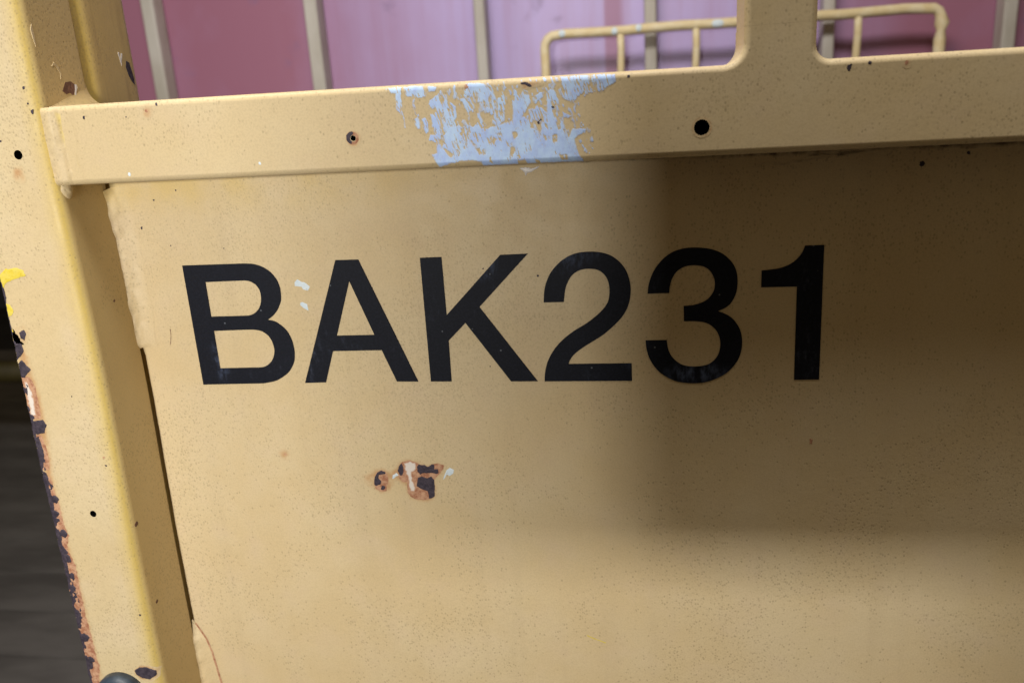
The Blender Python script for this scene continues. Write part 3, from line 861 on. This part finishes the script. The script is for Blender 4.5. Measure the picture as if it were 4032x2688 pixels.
def bore(o, holes, y0, depth):
    """drill round holes straight into a part"""
    for (x, z, r) in holes:
        bm = bmesh.new()
        bmesh.ops.create_cone(bm, cap_ends=True, segments=28, radius1=r * 1e-3, radius2=r * 1e-3, depth=0.040)
        me = bpy.data.meshes.new('drill'); 
        bmesh.ops.rotate(bm, verts=bm.verts, matrix=Matrix.Rotation(math.pi / 2, 3, 'X'))
        bmesh.ops.translate(bm, verts=bm.verts, vec=(x * 1e-3, (y0 + depth) * 1e-3 - 0.020, z * 1e-3))
        bm.to_mesh(me); bm.free()
        cut = bpy.data.objects.new('drill', me)
        COL.objects.link(cut)
        md = o.modifiers.new('hole', 'BOOLEAN')
        md.operation, md.object, md.solver = 'DIFFERENCE', cut, 'EXACT'
        bpy.context.view_layer.update()
        bake_modifiers(o)
        bpy.data.objects.remove(cut)
    o.data.materials.append(M['void'])
    for p in o.data.polygons:
        c = p.center * 1e3
        for (x, z, r) in holes:
            if math.hypot(c.x - x, c.z - z) < r * 1.04 and c.y > y0 + 2.6:
                p.material_index = len(o.data.materials) - 1

PF = -46.0     # post front plane (mm)
RF = -42.0     # rail front plane
post = sweep_post('front_post', M['post'], PF, -1.0, post_right, lambda z: post_left(z) + float(ragged(np.array(float(z)))), 7.0, 0.7, -850, 420, 2.0, 2.2)
bore(post, [(-61.8, 155.4, 2.7), (-65.5, -73.4, 2.3)], PF, 30)
sharpen(post.data)
w = post.modifiers.new('weighted', 'WEIGHTED_NORMAL'); w.keep_sharp = True
keep(post, cart)
rear = sweep_post('rear_post', M['rear'], 4.0, 56.0, lambda z: -41.5, lambda z: -95.0, 8.0, 6.0, -850, 420, 30.0, 8.0)
keep(rear, cart)
bpy.context.view_layer.update()

fsurf = lambda x, z: np.full(np.shape(x), PF - 0.03)
def qmark(name, poly, mat, lift, amp=0.3, cell=0.35, sc=1.7, seed=2, **kw):
    base = rough_poly(poly, amp, sc, seed)
    f = lambda X, Z: np.minimum(base(X, Z), X - post_left(Z) - ragged(Z) - 0.5)
    return child(film(name, None, M[mat], f, bb(poly), cell, lambda x, z: fsurf(x, z) - lift, **kw), post)
PM = POST_MARKS
qmark('rust_halo', PM['halo1'], 'stain', 0.0, 1.2, 0.8, height=0.0, dscale=3.0)
band = [(-100, 62), (-92, 52), (-86, 40), (-84, 24), (-83, 5), (-83, -14), (-87, -45), (-87, -90), (-86, -130), (-86, -190), (-85, -300), (-102, -300), (-102, 62)]
qmark('rust_halo', band, 'stain', 0.0, 1.2, 0.8, height=0.0, dscale=3.4)
qmark('rust_edge', PM['rust1'], 'rust', 0.05, 0.5, height=0.02)
qmark('rust_edge', PM['rust2'], 'rust', 0.05, 0.7, height=0.02)
qmark('rust_edge', PM['rust3'], 'rust', 0.05, 0.9, height=0.02)
qmark('bare_primer', PM['pale1'], 'primer', 0.09, 1.0, height=0.02, dscale=2.2)
for k in ('dark1', 'dark2', 'dark3', 'dark4', 'dark5'):
    qmark('rust_scale', PM[k], 'scale', 0.12, 0.5, height=0.25)
for i, (x, z, r) in enumerate(PM['blobs']):
    c = [(x - 0.6 + r * 1.25 * math.cos(a) * (1.0 + 0.2 * math.sin(3 * a + i)), z + r * 1.35 * math.sin(a)) for a in np.linspace(0, 2 * math.pi, 9)[:-1]]
    qmark('rust_scale', c, 'scale', 0.12, 0.7, seed=60 + i, height=0.25)
rim = lambda X, Z: np.minimum(3.6 + 5.0 * fbm(X / 3.5, Z / 6.0, 77, 4) - (X - post_left(Z) - ragged(Z)) - np.clip((Z + 20) / 12.0, 0, 5), X - post_left(Z) - ragged(Z) - 0.4)
child(film('rust_scale', None, M['scale'], rim, (-103, -86, -300, 20), 0.4, lambda x, z: fsurf(x, z) - 0.10, height=0.12), post)
rim2 = lambda X, Z: np.minimum(1.2 + 1.2 * fbm(X / 2.0, Z / 4.0, 87, 4) - (X - post_left(Z) - ragged(Z)) - np.clip((np.abs(Z - 66) - 14) / 4.0, 0, 5), X - post_left(Z) - ragged(Z) - 0.4)
child(film('rust_scale', None, M['scale'], rim2, (-97, -88, 40, 90), 0.4, lambda x, z: fsurf(x, z) - 0.10, height=0.12), post)
qmark('yellow_paint', PM['yellow1'], 'yellow_paint', 0.05, 0.6, height=0.1)
qmark('yellow_paint', PM['yellow2'], 'yellow_paint', 0.05, 0.7, height=0.1)
def spot_surf(x, z):
    dx = np.clip(x + 49.0, 0, 6.8)
    return PF - 0.05 + 7.0 - np.sqrt(np.maximum(7.0 ** 2 - dx ** 2, 0.01))
child(film('rust_halo', None, M['stain'], rough_poly(PM['spothalo'], 0.5, 1.7, 9), bb(PM['spothalo']), 0.4, lambda x, z: spot_surf(x, z) + 0.02, height=0.0, dscale=1.6), post)
child(film('rust_scale', None, M['scale'], rough_poly(PM['spot'], 0.5, 1.7, 9), bb(PM['spot']), 0.35, spot_surf, height=0.25), post)
dots(post, fsurf, [(-49.0, -33.5, 0.7, 'rust'), (-48.5, -39.0, 0.8, 'scale'), (-47.5, -149, 0.9, 'scale'), (-49.0, 191.5, 1.0, 'scale'), (-48.5, 183, 0.7, 'scale'),
                   (-47.0, 178.5, 1.3, 'scale'), (-71, 163.5, 0.8, 'scale'), (-64.5, 145, 4.5, 'stain'), (-62, 8, 0.6, 'scale')])

# dome-headed rubber buffer low on the post
prof = [(0.0, -61.0), (5.0, -60.7), (10.0, -59.4), (14.0, -57.2), (16.8, -54.2), (18.0, -51.0), (18.0, -46.2), (0, -46.2)]
verts, faces = [], []
seg = 40
for r, y in prof:
    for k in range(seg):
        a = 2 * math.pi * k / seg
        verts.append(((-73.0 + r * math.cos(a)) * 1e-3, y * 1e-3, (-213.5 + r * math.sin(a)) * 1e-3))
for i in range(len(prof) - 1):
    for k in range(seg):
        faces.append((i*seg+k, i*seg+(k+1) % seg, (i+1)*seg+(k+1) % seg, (i+1)*seg+k))
bf = mesh_obj('rubber_buffer', verts, faces, M['rubber'])
child(bf, post)

# ---- top rail with the foot of the mullion, one rounded pressing
def arc(cx, cz, r, a0, a1, n=8):
    return [(cx + r * math.cos(math.radians(a0 + (a1 - a0) * i / n)), cz + r * math.sin(math.radians(a0 + (a1 - a0) * i / n))) for i in range(n + 1)]
zt_ = lambda x: 180.5 - 0.0078 * x
zb_ = lambda x: 136.2 - 0.0054 * x
ML, MR, MZ = 342.0, 376.0, 195.0
out2 = [(-40.5, zb_(-40.5)), (640, zb_(640)), (640, zt_(640))]
out2 += arc(MR + 7, zt_(MR + 7) + 7, 7, 270, 180)
out2 += [(MR, MZ), (ML, MZ)]
out2 += arc(ML - 10, zt_(ML - 10) + 10, 10, 0, -90)
out2 += [(-40.5, zt_(-40.5))]
bm = bmesh.new()
fv = [bm.verts.new((x * 1e-3, RF * 1e-3, z * 1e-3)) for x, z in out2]
bvv = [bm.verts.new((x * 1e-3, -1.2e-3, z * 1e-3)) for x, z in out2]
n = len(out2)
ff = bm.faces.new(fv)
bm.faces.new(bvv[::-1])
for i in range(n):
    bm.faces.new((fv[i], fv[(i + 1) % n], bvv[(i + 1) % n], bvv[i]))
bmesh.ops.recalc_face_normals(bm, faces=bm.faces)
skip = {(-40.5, zb_(-40.5))}
fe = []
for i in range(n):
    a, b = out2[i], out2[(i + 1) % n]
    if a == (MR, MZ) and b == (ML, MZ) or (a[0] == 640 and b[0] == 640) or (a[0] == -40.5 and b[0] == -40.5):
        continue
    fe.append(bm.edges.get((fv[i], fv[(i + 1) % n])))
bmesh.ops.bevel(bm, geom=fe, offset=0.0034, segments=5, profile=0.5, affect='EDGES')
for f_ in bm.faces:
    f_.smooth = True
me = bpy.data.meshes.new('top_rail'); bm.to_mesh(me); bm.free()
rail = link('top_rail', me, M['rail'])
bore(rail, [(138.5, 153.5, 1.7), (321.9, 148.8, 3.9)], RF, 30)
sharpen(rail.data)
w = rail.modifiers.new('weighted', 'WEIGHTED_NORMAL'); w.keep_sharp = True
keep(rail, cart)
bm = bmesh.new()
bmesh.ops.create_cube(bm, size=1)
for v_ in bm.verts:
    v_.co = ((ML + MR) / 2e3 + v_.co.x * (MR - ML) * 1e-3, (RF - 1.2) / 2e3 + v_.co.y * (-1.2 - RF) * 1e-3, (MZ + 0.04) * 1e-3 if v_.co.z < 0 else 0.42)
bmesh.ops.bevel(bm, geom=[e for e in bm.edges if abs(e.verts[0].co.z - e.verts[1].co.z) > 0.1], offset=0.0034, segments=5, profile=0.5, affect='EDGES')
for f_ in bm.faces:
    f_.smooth = True
me = bpy.data.meshes.new('mullion'); bm.to_mesh(me); bm.free()
mul = link('mullion', me, M['rail'])
sharpen(me)
w = mul.modifiers.new('weighted', 'WEIGHTED_NORMAL'); w.keep_sharp = True
keep(mul, cart)
bpy.context.view_layer.update()

# concave weld fillet between post side and rail top
verts, faces = [], []
ar = arc(-42.3 + 13, 180.2 + 13, 13, 180, 270, 10)
ys = np.linspace(-40, -1.5, 12)
for i, y in enumerate(ys):
    for j, (x, z) in enumerate(ar):
        k_ = 1.05 - 0.95 * (1 - i / 11.0) ** 1.3
        cx, cz = -42.6, 179.8
        nz_ = 0.0 * float(fbm(np.array(y / 7.0), np.array(j / 3.0), 51, 3))
        verts.append(((cx + (x - cx) * k_ + nz_) * 1e-3, y * 1e-3, (cz + (z - cz) * k_ + nz_) * 1e-3))
m_ = len(ar)
for i in range(len(ys) - 1):
    for j in range(m_ - 1):
        faces.append((i*m_+j, i*m_+j+1, (i+1)*m_+j+1, (i+1)*m_+j))
fil = mesh_obj('weld_fillet', verts, faces, M['rear'])
fil.data.attributes.new('inner', 'FLOAT', 'POINT').data.foreach_set('value', [0.6] * len(fil.data.vertices))
child(fil, post)
# lumpy weld where the rail end meets the post
def wfield(X, Z):
    return np.minimum(np.minimum(X + 44.6, -25.0 - X), np.minimum(Z - 136.8, 180.2 - Z))
def wsurf(x, z):
    base = np.interp(x, [-49, -47, -45, -43, -40.5, -38, -35.5, -33.5, -31.5, -29, -26, -24],
                     [PF, PF, PF + 2.4, PF + 2.0, PF + 1.5, PF + 1.4, PF + 2.4, PF + 3.9, RF + 0.55, RF + 0.15, RF, RF])
    k = np.clip((x + 46) / 3, 0, 1) * np.clip((-26 - x) / 4, 0, 1)
    lump = -0.55 * k * fbm(x / 5.0, z / 8.0, 71, 3)
    r = 3.4
    c = np.maximum(np.clip(z - (zt_(x) - r), 0, r - 0.05), np.clip((zb_(x) + r) - z, 0, r - 0.05))
    cap = (r - np.sqrt(r * r - c * c)) * np.clip((x + 47) / 6, 0, 1)
    return base + lump + cap
child(film('weld_bead', None, M['weld'], wfield, (-51, -23, 134, 183), 0.6, wsurf, height=lambda x, z, v: 0.05 + 0.0 * v), post)
yel = [(-36.0, 178), (-31.0, 178), (-28.5, 160), (-27.0, 144), (-30.5, 143), (-35.0, 160)]
child(film('groove_shade', None, M['groove_tint'], rough_poly(yel, 0.8, 5.0), bb(yel), 0.6, lambda x, z: wsurf(x, z) - 0.10, height=0.0, dscale=1.8), post)  # yellow shading in the weld groove, painted on as a film
bm = bmesh.new()
bmesh.ops.create_icosphere(bm, subdivisions=4, radius=1)
for vv in bm.verts:
    c = vv.co
    k_ = 1 + 0.18 * float(fbm(np.array(c.x * 1.3 + 3), np.array(c.z * 1.3 + c.y), 91, 3))
    vv.co = Vector((-42.0e-3, -38.0e-3, 134.0e-3)) + Vector((c.x * 3.2e-3, c.y * 4.0e-3, c.z * 5.5e-3)) * k_
for f_ in bm.faces:
    f_.smooth = True
me = bpy.data.meshes.new('weld_bead'); bm.to_mesh(me); bm.free()
child(link('weld_bead', me, M['weld']), post)

# ---- marks on the rail
def rsurf(x, z):
    r = 3.4
    a = np.clip(z - (zt_(x) - r), 0, r - 0.05)
    b = np.clip((zb_(x) + r) - z, 0, r - 0.05)
    c = np.maximum(a, b)
    return RF - 0.04 + r - np.sqrt(r * r - c * c)
def smear(X, Z):
    f = np.full(X.shape, -9.0)
    for p_ in SMEAR_FULL:
        f = np.maximum(f, sdf(p_, X, Z))
    for p_ in SMEAR_HOLES:
        f = np.minimum(f, -sdf(p_, X, Z))
    XX = X + 0.28 * (Z - 158)
    st = fbm(XX / 1.3, Z / 4.2, 11, 4)
    st2 = fbm(XX / 3.2, Z / 5.5, 17, 3)
    f = np.minimum(f, 1.7) + 0.25 + 0.55 * st + 0.25 * fbm(X / 0.8, Z / 0.9, 15, 2)
    # scraped-through streaks, more of them in the upper half
    hf = fbm(XX / 0.5, Z / 2.8, 23, 3)
    scr = st2 * 2.4 + st * 1.2 + hf * 2.8 - np.interp(Z, [136, 150, 158, 172, 178], [2.0, 1.45, 0.95, 0.80, 0.75])
    f = np.minimum(f, -scr * 1.1)
    return np.minimum(f, np.minimum(zt_(X) - 0.5 - Z, Z - zb_(X) - 0.4))
child(film('paint_smear', None, M['smear'], smear, (156, 284, 135, 180), 0.24, rsurf, height=0.04, ramp=0.5, dscale=0.9), rail)
def faint(X, Z):
    env = sdf([(164, 178), (186, 178), (186, 150), (196, 140), (250, 136), (272, 138), (262, 165), (280, 176), (270, 179)], X, Z)
    XX = X + 0.25 * (Z - 158)
    return np.minimum(np.clip(env, -5, 1.5) * 0.6 + 2.4 * fbm(XX / 1.0, Z / 2.6, 99, 4) - 1.55, np.minimum(zt_(X) - 0.5 - Z, Z - zb_(X) - 0.4))
child(film('paint_smear', None, M['smear'], faint, (158, 284, 135, 180), 0.35, rsurf, height=0.05, dscale=2.0), rail)
dots(rail, rsurf, [(361.5, 185.6 - 1.5, 1.7, 'white_paint'), (224.8, 177.3, 0.0, 'rust')][:1] +
     [(247, 163.0, 1.1, 'scale'), (239.5, 155.8, 1.0, 'scale'), (240.6, 157.2, 0.7, 'scale'), (286, 175.8, 0.9, 'scale'), (391, 173.0, 1.6, 'scale'), (400.5, 174.3, 1.0, 'scale'),
      (417, 173.0, 1.9, 'stain'), (417, 173.3, 0.9, 'rust'), (-18.5, 173.5, 1.0, 'scale'), (20.5, 174.8, 3.2, 'stain'), (20.5, 174.8, 0.8, 'rust'), (7.5, 172.3, 0.5, 'scale'),
      (27.0, 178.0, 0.9, 'scale'), (3.0, 141.0, 0.9, 'white_paint'), (203.0, 175.9, 1.2, 'rust'), (83.0, 143.0, 0.8, 'white_paint')])
def brown(X, Z):
    return 2.3 - np.hypot((X - 235.5) / 2.6, (Z - 175.2) * 1.1) + 1.6 * fbm(X / 2.2, Z / 1.6, 61, 4)
child(film('rust_halo', None, M['stain'], brown, (224, 250, 170, 178.6), 0.4, lambda x, z: rsurf(x, z) - 0.02, height=0.0, dscale=1.4), rail)
def brown2(X, Z):
    return 0.9 - np.hypot((X - 234.0) / 3.4, (Z - 175.4 + (X - 234) * 0.25) * 1.0) + 0.8 * fbm(X / 2.2, Z / 1.4, 63, 4)
child(film('rust_scale', None, M['scale'], brown2, (224, 250, 170, 178.6), 0.35, lambda x, z: rsurf(x, z) - 0.06, height=0.05), rail)
def rimring(x0, z0, r0, r1, mat, lift, seed, ds):
    f = lambda X, Z: np.minimum(r1 - np.hypot(X - x0, Z - z0), np.hypot(X - x0, Z - z0) - r0) + 0.25 * fbm(X / 1.2, Z / 1.2, seed, 3)
    child(film('rust_ring', None, M[mat], f, (x0 - r1 - 1, x0 + r1 + 1, z0 - r1 - 1, z0 + r1 + 1), 0.3, lambda x, z: rsurf(x, z) - lift, height=0.0, dscale=ds), rail)
rimring(138.5, 153.5, 1.5, 4.6, 'stain', 0.01, 5, 1.2)
rimring(138.3, 153.5, 1.75, 3.3, 'rust', 0.04, 6, 1)
ff_ = lambda X, Z: np.minimum(np.minimum(3.3 - np.hypot(X - 137.9, Z - 153.7), np.hypot(X - 138.6, Z - 153.4) - 1.9), 137.9 - X + 0.25 * (Z - 153)) + 0.3 * fbm(X, Z, 8, 3)
child(film('rust_ring', None, M['scale'], ff_, (133, 144, 148, 159), 0.25, lambda x, z: rsurf(x, z) - 0.06, height=0.02), rail)
rimring(321.9, 148.8, 3.9, 5.2, 'stain', 0.01, 7, 0.7)

# marks on the rear post side (faces +x): a chip and a white scratch, made as thin plates
def side_chip(name, pts, mat, x_mm):
    o_ = mesh_obj(name, [(x_mm * 1e-3, y * 1e-3, z * 1e-3) for y, z in pts] + [((x_mm - 0.4) * 1e-3, y * 1e-3, z * 1e-3) for y, z in pts],
                  [tuple(range(len(pts)))] + [(i, (i + 1) % len(pts), (i + 1) % len(pts) + len(pts), i + len(pts)) for i in range(len(pts))], M[mat], None, False)
    return child(o_, rear)
side_chip('rust_scale', [(41.5, 205), (43, 209), (46, 208), (48.2, 199), (48.2, 194), (45.5, 196), (43, 200)], 'scale', -41.3)
side_chip('paint_scratch', [(35.5, 213), (36.5, 214), (37.5, 210), (39, 213.5), (40.2, 213.2), (38.2, 208.5), (37.2, 205.5), (36.6, 209)], 'bare_white', -41.3)

def inner_chip(name, pts, mat, lift):
    o_ = mesh_obj(name, [((post_right(z) + s_) * 1e-3, y * 1e-3, z * 1e-3) for s_ in (lift, lift - 0.4) for y, z in pts],
                  [tuple(range(len(pts)))] + [(i, (i + 1) % len(pts), (i + 1) % len(pts) + len(pts), i + len(pts)) for i in range(len(pts))], M[mat], None, False)
    return child(o_, post)
inner_chip('rust_chip', [(-24, 189.5), (-20, 194.5), (-15, 195), (-11.5, 193), (-12.5, 190.5), (-15, 187), (-18, 188.5), (-21, 187.5)], 'nick_brown', 0.12)
for cy_, cz_, rr_ in ((-39.0, -84.0, 1.3), (-34.0, -146.0, 1.0), (-18.0, 62.0, 0.7)):
    inner_chip('rust_spot', [(cy_ + rr_ * 1.4 * math.cos(t_), cz_ + rr_ * math.sin(t_) * (1.2 + 0.3 * math.sin(2 * t_))) for t_ in np.linspace(0, 2 * math.pi, 10)[:-1]], 'nick_brown', 0.1)
inner_chip('lifted_paint', [(-12.0, 193.2), (-10.8, 193.4), (-10.2, 191.6), (-12.2, 188.8), (-13.0, 186.0), (-14.2, 186.4), (-12.8, 189.8)], 'bare_white', 0.3)
inner_chip('lifted_paint', [(-29, 203), (-26.5, 205.5), (-23.5, 203), (-22, 199), (-23.5, 196), (-23.0, 199), (-25, 202.5), (-27, 203.8)], 'weld', 0.3)
inner_chip('lifted_paint', [(-40, 222), (-38.5, 225), (-38, 219), (-38.6, 213), (-39.4, 217)], 'weld', 0.3)

# ------------------------------------------------------------------ unseen board added behind the viewpoint to cast the soft shade on the sheet's right half
BY = -0.56
def toward(px, pz, py=0.0):
    """where the line from a point on the cart to the window crosses the board's plane"""
    p0 = Vector((px, py, pz))
    t = (BY - py) / (KEY.y - py)
    return p0 + (KEY - p0) * t
corners = [toward(*p_) for p_ in ((0.279, -0.080), (0.284, -0.100), (0.296, -0.114), (0.318, -0.121), (0.82, -0.117), (0.82, 0.36), (0.279, 0.33))]  # outline projected back from the wanted shadow edge
c1, c2, c3 = corners[0], corners[4], corners[5]
board = thing('shadow_board', 'added grey board on two legs, unseen, shading the cart side', 'board', ((c1.x + c2.x) / 2, BY, FLOOR_Z))
nc = len(corners)
bd = mesh_obj('board', [(c.x, BY + s, c.z) for s in (0.0, -0.012) for c in corners],
              [tuple(range(nc)), tuple(range(nc, 2 * nc))[::-1]] + [(i, i + nc, (i + 1) % nc + nc, (i + 1) % nc) for i in range(nc)], M['steel'], None, False)
keep(bd, board)
for lx in (c1.x + 0.30, c2.x - 0.06):
    lg = bevel_box('leg', lx - 0.012, lx + 0.012, BY - 0.040, BY - 0.014, FLOOR_Z + 0.024, c3.z - 0.02, 0.003, M['steel'], None, 2)
    keep(lg, board)
